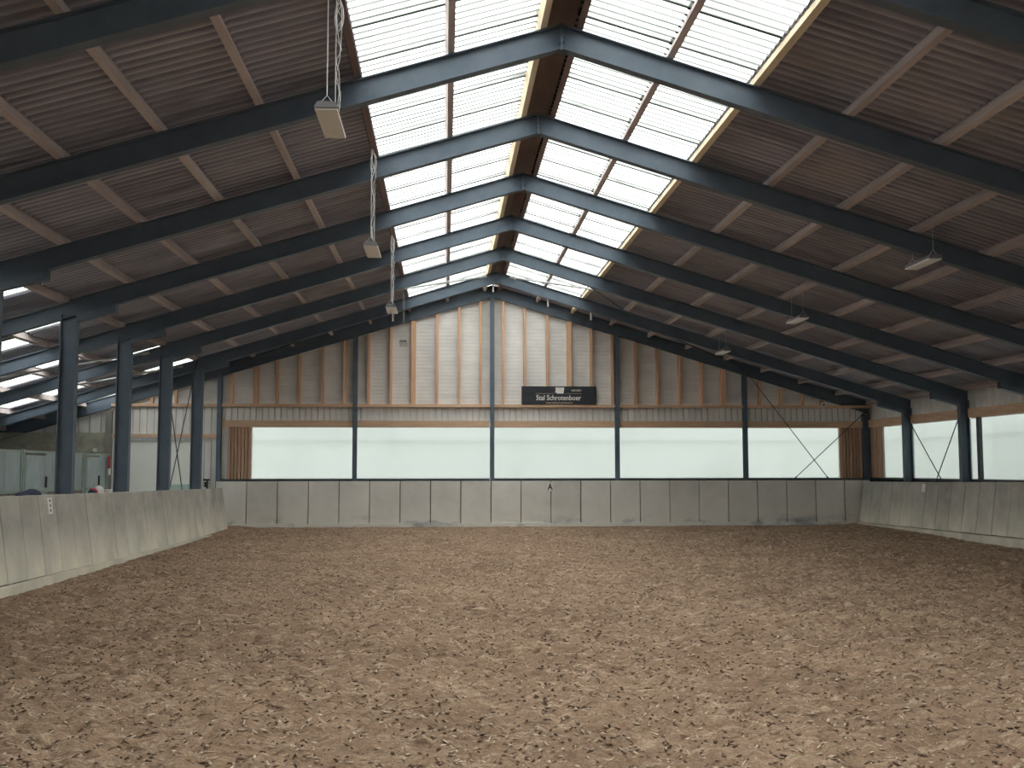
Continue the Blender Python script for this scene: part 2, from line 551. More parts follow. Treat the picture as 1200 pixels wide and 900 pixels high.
def corrugated(length, waves, mat, name, seg=6, amp=0.027):
    """sheet of unit slope: x along the slope (horizontal run), y across, ridges run along x"""
    n = waves * seg
    vs, fs = [], []
    for ix, x in enumerate((0.0, 1.0)):
        for k in range(n + 1):
            y = k * PITCH / seg
            z = amp * math.cos(2 * math.pi * k / seg) + 0.010 * x + 0.006 * k / n
            vs.append((x * length, y, z))
    for k in range(n):
        fs.append((k, n + 1 + k, n + 2 + k, k + 1))
    mb = MB().add(vs, fs)
    return mb.mesh(name, mat, smooth=True)


NSHEET = 28
SHEET_W = 6 * PITCH
Y_TOP = 34.45
Y_SHEETS = Y_TOP - NSHEET * SHEET_W
is_sky = lambda side, a, b: (0.2 < a and b < 2.75)


def roof_side(parent, pur, side, edge):
    rows = list(zip(pur[:-1], pur[1:])) + [(pur[-1], edge)]
    for a, b in rows:
        run = b - a + 0.06
        sheets = {}
        back = int((Y_SHEETS - YB) / PITCH) + 2
        for kind, waves in (('skylight', 7), ('fibre', 7), ('skylight', back), ('fibre', back)):
            sheets[kind, waves] = None
        sky = a > 0.2 and b < 2.75

        def get(kind, waves):
            if sheets[kind, waves] is None:
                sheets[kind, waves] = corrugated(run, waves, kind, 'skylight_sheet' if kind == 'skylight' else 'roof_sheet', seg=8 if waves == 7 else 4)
            return sheets[kind, waves]
        rot = Matrix.Rotation(0, 4, 'X')
        for i in range(-1, NSHEET):
            y0 = YB - 0.2 if i < 0 else Y_SHEETS + i * SHEET_W
            ym = y0 + SHEET_W / 2
            kind = 'skylight' if sky and i < NSHEET - 1 else 'fibre'
            if side < 0 and i >= 0:
                if 8.8 < a < 9.0 and ym > 14 and i % 3 == 1:
                    kind = 'skylight'
                if 10.4 < a < 10.5 and ym > 14 and i % 3 == 2:
                    kind = 'skylight'
                if (11.6 < a < 11.8 and ym > 14 and i % 3 == 0) or (12.9 < a < 13 and 10 < ym < 32 and i % 3 == 0) or (14.1 < a < 14.4 and 10 < ym < 27):  # first and last of these rows added to brighten the aisle
                    kind = 'skylight'
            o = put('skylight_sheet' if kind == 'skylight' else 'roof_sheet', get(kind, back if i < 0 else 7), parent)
            # shear along the slope so that sheets stay vertical-plane aligned with the frames
            m = Matrix(((side, 0, 0, side * (a - 0.03)), (0, 1, 0, y0), (-SL, 0, 1, ZS - SL * (a - 0.03)), (0, 0, 0, 1)))
            me_rot = math.atan(SL)
            o.location = (side * (a - 0.03), y0, ZS - SL * (a - 0.03))
            if side > 0:
                o.rotation_euler = (0, me_rot, 0)
            else:
                o.rotation_euler = (0, -me_rot, 0)
                o.scale = (-1, 1, 1)
            o.scale[0] *= 1 / math.cos(me_rot)
    return rows


roof_side(ceil_l, PUR_L, -1, -XL)
roof_side(ceil_r, PUR_R, 1, XR)

# ridge capping
rc = MB()
for s in (-1, 1):
    rc.add([(0, YB, ZS + 0.06), (s * 0.34, YB, ZS + 0.05 - SL * 0.34), (s * 0.34, Y_TOP, ZS + 0.05 - SL * 0.34), (0, Y_TOP, ZS + 0.06)], [(0, 1, 2, 3)])
    rc.add([(0, YB, ZS + 0.08), (s * 0.34, YB, ZS + 0.07 - SL * 0.34), (s * 0.34, Y_TOP, ZS + 0.07 - SL * 0.34), (0, Y_TOP, ZS + 0.08)], [(0, 1, 2, 3)])
rc.build('ridge_cap', 'ridge', ceil_r)

# purlins: one timber for each bay between two frames
edges = [YE - 0.07] + FY + [6.47, 2.97, -0.5, -4, -7.5, YB]
pm = {}
for side, pur, par in ((-1, PUR_L, ceil_l), (1, PUR_R, ceil_r)):
    for x in pur:
        for k in range(len(edges) - 1):
            y1, y0 = edges[k], edges[k + 1]
            mat = 'purlin_lit' if (side > 0 and abs(x - 2.62) < 0.02) or (side < 0 and x < 0.3) else ('ridge' if x < 0.3 or (side < 0 and abs(x - 2.68) < .02) else 'purlin')  # lit and shaded purlin faces painted as paler and darker timber
            L = round(y1 - y0 - 0.02, 3)
            hgt = 0.20 if x < 0.3 else 0.15
            key = (L, mat, hgt)
            if key not in pm:
                pm[key] = MB().box(-0.045, 0.045, 0, L, 0, hgt).mesh('purlin', mat)
            put('purlin', pm[key], par, (side * x, y0 + 0.01, ZP - SL * x + 0.004), (0, side * math.atan(SL), 0))

# ------------------------------------------------------------------ portal frames
TF, TW, FW = 0.016, 0.012, 0.16


def rafter_mesh(x0, x1, depth, name):
    """H-section rafter from x0 to x1 with vertical end cuts"""
    s = 1 if x1 > 0 else -1
    def ring(x):
        zc = ZR - SL * abs(x) + depth / 2
        return [(x, w, zc + d) for d, w in isec(depth, FW, TF, TW)]
    return MB().prism(ring(x0), ring(x1)).mesh(name, 'steel')


def wedge_mesh(xa, xb):
    """haunch under the rafter, xa nearer the ridge; stepped end"""
    za, zb = ZR - SL * abs(xa), ZR - SL * abs(xb)
    mb = MB()
    ta, tb = za - 0.145, zb - 0.105
    mb.prism([(xa, -FW * .49, za), (xb, -FW * .49, zb), (xb, -FW * .49, tb), (xa, -FW * .49, ta)], [(xa, FW * .49, za), (xb, FW * .49, zb), (xb, FW * .49, tb), (xa, FW * .49, ta)])
    mb.prism([(xa, -FW / 2, ta), (xb, -FW / 2, tb), (xb, FW / 2, tb), (xa, FW / 2, ta)],
             [(xa, -FW / 2, ta - 0.014), (xb, -FW / 2, tb - 0.014), (xb, FW / 2, tb - 0.014), (xa, FW / 2, ta - 0.014)])
    d = 0.012 if xa > 0 else -0.012
    mb.box(min(xa, xa + d), max(xa, xa + d), -FW / 2, FW / 2, ta, za)
    return mb.mesh('haunch', 'steel')


def column_mesh(x0, x1, z1):
    xc, dep = (x0 + x1) / 2, x1 - x0
    ring = [(xc + d, w) for d, w in isec(dep, 0.17, 0.018, 0.012)]
    mb = MB().prism([(x, y, 0.0) for x, y in ring], [(x, y, z1) for x, y in ring])
    mb.box(x0 - 0.04, x1 + 0.04, -0.13, 0.13, -0.02, 0.02)
    return mb.mesh('column', 'steel')


apex = MB()
for s in (-1, 1):
    apex.box(*sorted((0, s * 0.016)), -0.085, 0.085, ZR - 0.02, ZR + RD)
for z in (0.03, 0.10, 0.17, 0.24, 0.30):
    for y in (-0.05, 0.05):
        ringc = [(0.016 * math.cos(k * math.pi / 3), 0.016 * math.sin(k * math.pi / 3)) for k in range(6)]
        apex.prism([(-0.04, y + a, ZR + z + b) for a, b in ringc], [(0.04, y + a, ZR + z + b) for a, b in ringc])
FM = dict(rl=rafter_mesh(-0.001, -8.75, RD, 'rafter'), rx=rafter_mesh(-8.75, XL, 0.30, 'rafter'), rr=rafter_mesh(0.001, XR - 0.1, RD, 'rafter'),
          hl=wedge_mesh(-7.87, -8.6), hr=wedge_mesh(11.6, 12.37), cl=column_mesh(-8.90, -8.59, ZR - SL * 8.6 + 0.02),
          cr=column_mesh(12.36, 12.62, ZR - SL * 12.36 + 0.02), ap=apex.mesh('apex_plate', 'steel'), cs=column_mesh(-16.2, -16.0, ZR - SL * 16.1))
words_n = ['second', 'third', 'fourth', 'fifth', 'sixth', 'seventh']
for k, y in enumerate(FY):
    fr = empty('portal_frame', (0, y, 0))
    if k == 0:
        lab = 'blue grey steel portal frame next to the gable wall, light struts at its ridge'
    elif k < 6:
        lab = f'blue grey steel portal frame, {words_n[k - 1]} counted from the gable wall'
    elif k == 6:
        lab = 'blue grey steel portal frame cut off by the top corners of the picture'
    tag(fr, lab, 'steel frame', 'steel portal frames')
    for nm, key in (('rafter', 'rl'), ('rafter', 'rr'), ('rafter', 'rx'), ('haunch', 'hl'), ('haunch', 'hr'), ('column', 'cl'), ('column', 'cr'), ('column', 'cs'), ('apex_plate', 'ap')):
        put(nm, FM[key], fr)

# ------------------------------------------------------------------ end wall
wall = structure('wall_back', 'gable end wall with grey cladding, timber studs and a concrete kick wall below', cat='wall')
POSTS = [-8.76, -4.44, 0.0, 4.11, 8.38]
ROOFZ = ZS + 0.0
Z_RAIL0, Z_RAIL1 = 3.86, 3.95
Z_BEAM0, Z_BEAM1 = 3.21, 3.42
Z_W0, Z_W1 = 1.535, 3.215


def zroof(x):
    return ROOFZ - SL * abs(x)


def ribbed_gable(x0, x1, z0, y, name, mat, parent, pitch=0.12):
    """sheet with horizontal ribs, clipped under the roof"""
    mb = MB()
    ztop = max(zroof(x0), zroof(x1)) if x0 * x1 > 0 else ROOFZ
    def span(z):
        lim = (ROOFZ - z) / SL
        a, b = max(x0, -lim), min(x1, lim)
        return (a, b) if b > a else ((a + b) / 2,) * 2
    prof, z, i = [], z0, 0
    while z < ztop:
        for dz, dy in ((0, 0.0), (pitch * 0.55, 0.0), (pitch * 0.65, 0.0035), (pitch * 0.9, 0.0035)):
            prof.append((z + dz, y + dy))
        z += pitch
    prof = [p for p in prof if p[0] < ztop] + [(ztop, y)]
    vs = []
    for zz, yy in prof:
        a, b = span(zz)
        vs += [(a, yy, zz), (b, yy, zz)]
    fs = [(2 * k, 2 * k + 1, 2 * k + 3, 2 * k + 2) for k in range(len(prof) - 1)]
    return mb.add(vs, fs).build(name, mat, parent)


def ribbed_vertical(x0, x1, z0, z1, y, name, mat, parent, pitch=0.2, axis='x', zf=None):
    mb, vs = MB(), []
    n = max(1, int(round((x1 - x0) / pitch)))
    p = (x1 - x0) / n
    pts = []
    for k in range(n):
        pts += [(x0 + k * p, 0.0), (x0 + (k + 0.78) * p, 0.0), (x0 + (k + 0.82) * p, 0.055), (x0 + (k + 0.96) * p, 0.055)]
    pts.append((x1, 0.0))
    for x, d in pts:
        zt = zf(x) if zf else z1
        if axis == 'x':
            vs += [(x, y + d, z0), (x, y + d, zt)]
        else:
            vs += [(y + d, x, z0), (y + d, x, zt)]
    fs = [(2 * k, 2 * k + 2, 2 * k + 3, 2 * k + 1) for k in range(len(pts) - 1)]
    return mb.add(vs, fs).build(name, mat, parent)


bays = [(-8.76, -4.44), (-4.44, 0.0), (0.0, 4.11), (4.11, 8.38), (8.38, 12.78)]
for a, b in bays:
    ribbed_gable(a, b, Z_RAIL1 - 0.02, YE + 0.12, 'cladding_panel', 'clad', wall)
    ribbed_vertical(a, b, Z_BEAM1 - 0.02, Z_RAIL0 + 0.02, YE + 0.05, 'cladding_panel', 'clad_low', wall, 0.2)
    MB().box(a + 0.075, b - 0.075, YE - 0.09, YE + 0.10, Z_RAIL0, Z_RAIL1).build('rail', 'beam', wall)
    MB().box(a + 0.075, b - 0.075, YE - 0.02, YE + 0.07, Z_BEAM0, Z_BEAM1).build('lintel_beam', 'beam', wall)
    MB().box(a + 0.075, b - 0.075, YE - 0.02, YE + 0.14, 1.44, 1.54).build('sill_board', 'steel_dark', wall)
ribbed_gable(-12.15, -8.76, Z_RAIL1 - 0.02, YE + 0.12, 'cladding_panel', 'clad', wall)
# studs, about 0.73 m apart
sx = [-8.39, -7.63, -6.95, -6.24, -5.5, -4.79, -4.02, -3.3, -2.57, -1.8, -1.08, -0.38, 0.36, 1.07, 1.82, 2.54, 3.27, 3.98, 4.75, 5.46, 6.21, 6.95, 7.68,
      8.9, 9.62, 10.36, 11.0, -9.4, -10.15, -10.9, -11.6]
for x in sx:
    w = 0.075 if abs(abs(x) - 2.56) < 0.05 or abs(x + 7.63) < 0.05 or abs(x - 7.68) < .05 else 0.038
    y0 = YE - 0.05
    zt = ZR - SL * abs(x) + 0.06
    MB().box(x - w, x + w, y0, YE + 0.115, Z_RAIL1, zt).build('stud', 'stud', wall)
for x in POSTS:
    zt = ZR - SL * abs(x) + 0.1
    ring = [(w + x, YE - 0.02 + d) for d, w in isec(0.16, 0.14, 0.012, 0.01)]
    MB().prism([(a, b, 0) for a, b in ring], [(a, b, zt) for a, b in ring]).build('post', 'steel', wall)
ring = [(12.48 + d, YE - 0.02 + w) for d, w in isec(0.24, 0.16, 0.012, 0.01)]
MB().prism([(a, b, 0) for a, b in ring], [(a, b, ZR - SL * 12.4) for a, b in ring]).build('post', 'steel', wall)
# end rafters against the wall
for s, x1 in ((-1, XL), (1, XR - 0.1)):
    def ringx(x, d=0.40):
        zc = 7.49 - SL * abs(x) + d / 2
        return [(x, YE + 0.0 + w, zc + q) for q, w in isec(d, 0.14, 0.014, 0.01)]
    MB().prism(ringx(0), ringx(x1)).build('end_rafter', 'steel', wall)
# slatted timber beside the outer windows
for xa, xb, n in ((-8.5, -7.74, 7), (11.58, 12.36, 7)):
    p = (xb - xa) / n
    MB().box(min(xa, -8.8) if xa < 0 else xa, xb if xb < 0 else 12.75, YE + 0.09, YE + 0.12, 1.45, Z_BEAM0 + 0.05).build('backing_board', 'batten' if xa > 0 else 'clad_low', wall)
    for k in range(n):
        MB().box(xa + k * p + 0.012, xa + (k + 1) * p - 0.012, YE + 0.03, YE + 0.09, 1.54, Z_BEAM0).build('batten', 'batten', wall)
# concrete kick panels, 0.97 m wide
jx = [-8.78, -7.81] + [-7.81 + 0.970 * k for k in range(1, 21)] + [12.45]
MB().box(-8.75, 12.3, YE - 0.14, YE - 0.02, -0.1, 1.45).build('backing_wall', 'joint', wall)
for a, b in zip(jx[:-1], jx[1:]):
    MB().box(a + 0.014, b - 0.014, YE - 0.30, YE - 0.13, -0.1, 1.465).build('kick_panel', 'kick_end', wall, bevel=0.006)
MB().box(-8.3, 12.1, YE - 0.36, YE - 0.28, -0.1, 0.125).build('plinth', 'kick_end', wall)

# aisle part of the end wall
for a, b in ((-12.15, -11.66), (-9.64, -8.76)):
    ribbed_vertical(a, b, 0.0, 2.87, YE + 0.05, 'cladding_panel', 'clad_low', wall, 0.22)
ribbed_vertical(-12.15, -8.76, 2.97, Z_RAIL0 + 0.02, YE + 0.05, 'cladding_panel', 'clad_low', wall, 0.22)
MB().box(-12.15, -8.84, YE - 0.06, YE + 0.08, 2.86, 2.98).build('lintel_beam', 'beam', wall)
MB().box(-12.15, -8.84, YE - 0.09, YE + 0.10, Z_RAIL0, Z_RAIL1).build('rail', 'beam', wall)
MB().box(-12.3, -12.12, YE - 0.12, YE + 0.12, 0, ZR - SL * 12.2).build('post', 'plank', wall)
MB().box(XL, -12.28, YE - 0.02, YE + 0.15, -0.1, 3.02).build('concrete_infill', 'oldconc', wall)
k = 0
x = XL
while x < -12.3:
    MB().box(x + 0.01, x + 0.34, YE + 0.06, YE + 0.10, 3.02, min(zroof(x), zroof(x + 0.34))).build('plank', 'clad_low', wall)
    x += 0.355
MB().box(XL, -12.28, YE + 0.10, YE + 0.14, 3.0, 4.2).build('backing_board', 'plank', wall)

# white sliding door at the end of the aisle
d = structure('door_1', 'off white sliding door at the far end of the stable aisle', cat='door')
MB().box(-11.64, -10.66, YE - 0.02, YE + 0.05, 0.02, 2.74).build('panel', 'door', d)
MB().box(-10.655, -9.66, YE - 0.02, YE + 0.05, 0.02, 2.74).build('panel', 'door', d)
MB().box(-11.75, -9.5, YE - 0.06, YE + 0.06, 2.74, 2.87).build('sliding_rail', 'galv', d)
MB().box(-10.0, -9.96, YE - 0.07, YE - 0.02, 1.0, 1.2).build('handle', 'black', d)

# windows in the end wall: milky sheet in a slim frame
win_spans = [(-7.74, -4.46), (-4.42, -0.02), (0.02, 4.09), (4.13, 8.36), (8.40, 11.58)]
wl = ['end beside the slatted timber on the stable side', 'between the first and second post of the end wall', 'under the name board', 'between the two posts right of the name board', 'crossed by two bracing rods']


def window(n, label, quad, axis):
    w = structure(f'window_{n}', label, cat='window')
    a, b, z0, z1, p = quad
    def bx(x0, x1, y0, y1, zz0, zz1):
        return MB().box(x0, x1, y0, y1, zz0, zz1) if axis == 'x' else MB().box(y0, y1, x0, x1, zz0, zz1)
    bx(a + 0.01, b - 0.01, p + 0.03, p + 0.036, z0 + 0.01, z1 - 0.01).build('pane', 'pane', w)
    t = 0.018
    for q in ((a, a + t, z0, z1), (b - t, b, z0, z1), (a + t, b - t, z0, z0 + t), (a + t, b - t, z1 - t, z1)):
        bx(q[0], q[1], p + 0.0, p + 0.03, q[2], q[3]).build('frame', 'white', w)
    # outer batten that shows through the sheet
    bx(a + 0.05, b - 0.05, p + 0.16, p + 0.18, z1 - 0.455, z1 - 0.435).build('outer_batten', 'clad_low', w)
    return w


for n, ((a, b), l) in enumerate(zip(win_spans, wl)):
    window(n + 1, f'wide milky window of the gable wall, {l}', (a, b, Z_W0, Z_W1, YE + 0.05), 'x')

# ------------------------------------------------------------------ right wall
wr = structure('wall_right', 'long side wall with window band above a leaning concrete kick wall', cat='wall')
XW = 12.70
cols = [YE + 0.1] + FY + [6.47, 2.97, -0.53, -4.03, -7.53, YB]
ZE = ZS - SL * XW + 0.02
for k in range(len(cols) - 1):
    y1, y0 = cols[k], cols[k + 1]
    ribbed_vertical(y0, y1, 3.44, ZE, XW - 0.02, 'cladding_panel', 'clad_low', wr, 0.13, axis='y')
    MB().box(XW - 0.14, XW - 0.03, y0 + 0.09, y1 - 0.09, 3.21, 3.46).build('lintel_beam', 'beam', wr)
    MB().box(XW - 0.12, XW + 0.02, y0 + 0.09, y1 - 0.09, 1.45, 1.56).build('sill_board', 'steel_dark', wr)
    MB().box(XW - 0.12, XW + 0.04, y0, y1, -0.1, 1.50).build('base_wall', 'joint', wr)
# corner boards and window posts
for y0 in (33.18, 33.5, 33.78):
    MB().box(XW - 0.10, XW - 0.02, y0, y0 + 0.27, 1.55, 3.21).build('batten', 'batten', wr)
MB().box(XW - 0.02, XW + 0.02, 33.1, 34.2, 1.5, 3.3).build('backing_board', 'batten', wr)
for k, y in enumerate(cols[2:-1]):
    MB().box(XW - 0.13, XW - 0.03, y - 0.62, y - 0.50, 1.55, 3.21).build('window_post', 'steel_dark', wr)
spans_r = [(30.95, 33.14), (27.47, 30.95)] + [(y - SP, y) for y in cols[2:-2]]
lr = ['short milky side window in the corner by the gable wall', 'milky side window crossed by bracing rods', 'milky side window cut by the picture edge']
for n, (a, b) in enumerate(spans_r):
    window(6 + n, lr[n] if n < 3 else f'milky side window, {words_n[n - 1] if n < 7 else str(n + 1) + "th"} counted from the gable corner', (a, b, 1.55, 3.21, XW - 0.05), 'y')

# leaning kick walls: panel profile in (x, z), the foot stands out into the arena


def kick_panel(width, sgn, name='kick_panel', top=(0.0, 1.47), foot=0.19):
    """local: y along the wall; sgn = direction into the arena"""
    pr = [(0, top[1]), (-sgn * 0.14, top[1]), (-sgn * 0.14, 0.165), (sgn * foot, 0.165)]
    mb = MB().prism([(a, 0.011, z) for a, z in pr], [(a, width - 0.011, z) for a, z in pr])
    return mb.mesh(name, 'kick', bevel=0.006)


def along(parent, sgn, xt, y0, y1, pw, tilt, yref, ztop):
    n = int(round((y1 - y0) / pw))
    p = (y1 - y0) / n
    me = kick_panel(p, sgn)
    for k in range(n):
        y = y0 + k * p
        dz = (y + p / 2 - yref) * tilt
        put('kick_panel', me, parent, (xt + random.uniform(-0.004, 0.004), y, ztop - 1.47 + dz))
    back = MB().box(-0.10, -0.04, 0, y1 - y0, -0.1, 1.40) if sgn > 0 else MB().box(0.04, 0.10, 0, y1 - y0, -0.1, 1.40)
    return n


def plinth(x0, x1, y0, y1, za, zb, parent):
    """low concrete step at the foot of a kick wall, falling with the panels"""
    MB().prism([(x0, y0, -0.1), (x1, y0, -0.1), (x1, y0, za), (x0, y0, za)], [(x0, y1, -0.1), (x1, y1, -0.1), (x1, y1, zb), (x0, y1, zb)]).build('plinth', 'kick', parent)


# right
along(wr, -1, 12.22, 8.0, 33.75, 0.765, -0.0110, 24.5, 1.515)
put('kick_panel', kick_panel(8.0 - YB, -1), wr, (12.22, YB, 0.08))
plinth(11.92, 12.10, 8.0, 33.7, 0.372, 0.092, wr)
plinth(11.92, 12.10, YB, 8.0, 0.225, 0.225, wr)
wl_ = structure('wall_left', 'low leaning concrete kick wall between the arena and the stable aisle', cat='wall')
YEND_L = 32.15
along(wl_, 1, -8.235, 8.0, YEND_L, 0.745, -0.0100, 17.0, 1.43)
put('kick_panel', kick_panel(8.0 - YB, 1), wl_, (-8.235, YB, 0.05))
plinth(-8.06, -7.92, 8.0, 29.5, 0.165, 0.042, wl_)
plinth(-8.06, -7.92, YB, 8.0, 0.165, 0.165, wl_)
MB().box(-8.33, -8.26, YB, YEND_L, -0.1, 1.20).build('backing_wall', 'joint', wl_)
# rounded end of the left wall: narrow panels turning round the corner
R0 = 0.14
cx, cy = -8.235 - R0, YEND_L
angs = [i * math.pi / 2 / 4 for i in range(5)]
for a0, a1 in zip(angs[:-1], angs[1:]):
    g = 0.012
    def pt(a, r):
        return (cx + r * math.cos(a), cy + r * 1.6 * math.sin(a))
    z1 = 1.43 - 0.01 * 15.3
    pr_t = [pt(a0 + g, R0), pt(a1 - g, R0)] + [(cx, cy)]
    pr_b = [pt(a0 + g, R0 + 0.19), pt(a1 - g, R0 + 0.19)] + [(cx, cy)]
    MB().prism([(x, y, 0.0) for x, y in pr_b], [(x, y, z1) for x, y in pr_t]).build('kick_panel', 'kick', wl_)
MB().box(-8.9, -8.375, YEND_L - 0.1, YEND_L + 0.22, -0.1, 1.27).build('kick_panel', 'kick', wl_)

# outer stable wall and the wall behind the viewer
wo = structure('wall_stable', 'dark outer wall behind the horse boxes', cat='wall')
for k in range(int((YE - YB) / 1.0)):
    MB().box(XL, XL + 0.1, YB + k + 0.01, YB + k + 0.99, -0.1, ZS - SL * (-XL)).build('plank', 'plank', wo)
wf = structure('wall_front', 'plain grey wall closing the hall behind the viewer', cat='wall')
fv = [(XL, YB, -0.1), (XR, YB, -0.1), (XR, YB, zroof(XR)), (0, YB, ROOFZ), (XL, YB, zroof(XL))]
MB().prism(fv, [(x, y - 0.15, z) for x, y, z in fv]).build('cladding_panel', 'plank', wf)

# pale shed wall across the yard, dimly seen through the side windows
ow = structure('wall_outside', 'pale shed wall across the yard beyond the side windows', cat='wall')
MB().box(20.0, 20.3, -8, 40, -0.2, 3.6).build('shed_wall', 'outwall', ow)

# ------------------------------------------------------------------ lamps


def lamp(loc, ztop, label, group, tangle):
    t = empty('hanging_lamp', loc)
    tag(t, label, 'lamp', group)
    L, W, H = 0.90, 0.235, 0.08
    mb = MB()
    pr = [(-W / 2, 0.018), (-W / 2 + 0.03, H), (W / 2 - 0.03, H), (W / 2, 0.018)]
    mb.prism([(a, -L / 2, z) for a, z in pr], [(a, L / 2, z) for a, z in pr])
    mb.build('housing', 'lampgrey', t, bevel=0.004)
    MB().box(-W / 2 + 0.006, W / 2 - 0.006, -L / 2 + 0.006, L / 2 - 0.006, -0.006, 0.018).build('diffuser', 'white', t, bevel=0.004)
    for s in (-1, 1):
        MB().prism([(a, s * (L / 2), z) for a, z in pr], [(a, s * (L / 2 + 0.014), z) for a, z in pr]).build('end_cap', 'lampgrey', t)
        y = s * L * 0.42
        h = MB().tube([(-0.07, y, H), (0, y, H + 0.09), (0.07, y, H)], 0.005)
        h.build('hanger', 'cable', t)
        MB().tube([(0, y, H + 0.085), (0, y, ztop - loc[2])], 0.006 if tangle else 0.0035).build('cable', 'cable', t)
    if tangle:
        r = random.Random(int(loc[1] * 10))
        zt = ztop - loc[2]
        for k in range(3):
            y = L * (0.42 if tangle == 1 else -0.42) + 0.03 * k
            pts = []
            for i in range(13):
                u = i / 12
                pts.append((r.uniform(-0.035, 0.05) * (1 if 0 < i < 12 else 0.2) + 0.02, y + r.uniform(-0.03, 0.03), H + 0.05 + (zt - H - 0.05) * u))
            MB().tube(pts, 0.0045, 5).build('cable', 'cable', t)
        # coiled slack near the purlin
        pts = [(0.06 * math.sin(a) * (1 - 0.03 * i) + 0.02, y, zt - 0.22 + 0.16 * math.cos(a)) for i, a in enumerate(np.linspace(0, 4 * math.pi, 26))]
        MB().tube(pts, 0.005, 5).build('cable', 'cable', t)
        if tangle == 1:
            for sgn in (-1, 1):
                MB().tube([(sgn * 0.16, -L * 0.42, zt), (sgn * 0.09, -L * .42, zt - 0.14), (0.0, -L * 0.42, zt - 0.26)], 0.004, 5).build('cable', 'cable', t)
    return t


gl = 'lamps hung along the stable side of the skylight'
zt = ZP - SL * 2.68 + 0.01
for y, z, l, q in ((10.62, 5.39, 'large grey lamp hanging on pale cables, closest to the viewer', 1),
                   (16.8, 5.35, 'second hanging lamp from the viewer, on tangled pale cables beside the skylight', 2),
                   (22.95, 5.33, 'third hanging lamp from the viewer, on long tangled cables', 2),
                   (29.55, 5.36, 'smallest hanging lamp in front of the gable cladding, on thin wires', 0)):
    lamp((-2.71, y, z), zt, l, gl, q)
gr = 'lamps hung under the window side roof'
ztr = ZP - SL * 6.42 + 0.01
for y, z, l in ((16.75, 5.24, 'white strip lamp closest to the viewer under the window side roof slope'),
             (23.0, 5.18, 'middle white strip lamp under the window side roof slope'),
             (29.4, 5.16, 'farthest white strip lamp under the window side roof slope, near the gable')):
    lamp((6.42, y, z), ztr, l, gr, 0)

# ------------------------------------------------------------------ sign and letter plates


def text(body, size, loc, mat, parent, name='lettering', align='CENTER', rot=(math.pi / 2, 0, 0), shear=0.0, sx=1.0, bold=0.0):
    cu = bpy.data.curves.new(name, 'FONT')
    cu.body = body
    cu.size = size
    cu.align_x = align
    cu.align_y = 'CENTER'
    cu.extrude = 0.004
    cu.shear = shear
    cu.offset = bold
    cu.resolution_u = 3
    cu.materials.append(M[mat])
    tmp = bpy.data.objects.new('text_outline', cu)
    C.objects.link(tmp)
    dg = bpy.context.evaluated_depsgraph_get()
    me = bpy.data.meshes.new_from_object(tmp.evaluated_get(dg))
    bpy.data.objects.remove(tmp)
    if not me.materials:
        me.materials.append(M[mat])
    o = put(name, me, parent, loc, rot)
    o.scale = (sx, 1, 1)
    return o


sg = empty('name_board', (2.19, YE - 0.1, Z_RAIL1))
tag(sg, 'black stable name board with cream lettering standing on the gable wall rail', 'sign')
MB().box(-1.23, 1.23, -0.015, 0.015, 0.0, 0.60).build('board', 'sign', sg, bevel=0.006)
text('Stal Schrotenboer', 0.235, (-0.02, -0.018, 0.215), 'letter', sg, sx=0.86, bold=0.003)
text('www.stalschrotenboer.nl', 0.085, (0.0, -0.018, 0.06), 'gold', sg, bold=0.001)
text('NIJEVEEN', 0.08, (0.56, -0.018, 0.46), 'letter', sg)
for a, b in ((-0.78, -0.16), (0.17, 0.74)):
    MB().box(a, b, -0.02, -0.014, 0.355, 0.363).build('line', 'gold', sg)
logo = [(-0.17, 0.40), (-0.12, 0.42), (-0.11, 0.52), (-0.14, 0.54), (-0.09, 0.56), (0.15, 0.56), (0.17, 0.53), (0.14, 0.36), (-0.08, 0.36), (-0.10, 0.40)]
lo = MB().prism([(a, -0.021, z) for a, z in logo], [(a, -0.014, z) for a, z in logo]).build('emblem', 'letter', sg)
for a, b, c, e in ((-0.08, 0.50, 0.05, 0.53), (-0.06, 0.44, 0.10, 0.50), (0.02, 0.40, 0.12, 0.45)):
    MB().prism([(a, -0.023, b), (c, -0.023, e), (c, -0.023, e + 0.008), (a, -0.023, b + 0.012)], [(a, -0.02, b), (c, -0.02, e), (c, -0.02, e + 0.008), (a, -0.02, b + 0.012)]).build('line', 'gold', lo)

lp = empty('letter_plate', (1.86, YE - 0.305, 1.13))
tag(lp, 'small white plate with a black letter A on the gable kick wall', 'letter plate', 'arena markers')
MB().box(-0.085, 0.085, -0.008, 0.0, 0.0, 0.27).build('plate', 'white', lp)
text('A', 0.30, (0, -0.010, 0.135), 'black', lp, sx=0.8, bold=0.006)

# left wall plate: three dark marks, lies on the leaning face
lean = math.atan2(0.19, 1.42)
lp = empty('letter_plate', (-8.235 + 0.012, 18.28, 1.37), (0, -lean, 0))
tag(lp, 'narrow white plate with three dark marks on the leaning kick wall by the aisle', 'letter plate', 'arena markers')
MB().box(0.0, 0.008, -0.105, 0.105, -0.275, 0.0).build('plate', 'white', lp)
for z in (-0.05, -0.135, -0.22):
    MB().prism([(0.0, -0.025, z), (0.0, 0.02, z - 0.025), (0.0, 0.03, z + 0.01), (0.0, -0.005, z + 0.03)], [(0.011, -0.025, z), (0.011, 0.02, z - 0.025), (0.011, 0.03, z + 0.01), (0.011, -0.005, z + 0.03)]).build('mark', 'black', lp)
lp = empty('letter_plate', (12.22 - 0.012, 29.35, 1.41), (0, lean, 0))
tag(lp, 'blank white plate on the leaning kick wall under the side windows', 'letter plate', 'arena markers')
MB().box(-0.008, 0.0, -0.11, 0.11, -0.235, 0.0).build('plate', 'white', lp)

# ------------------------------------------------------------------ bracing rods


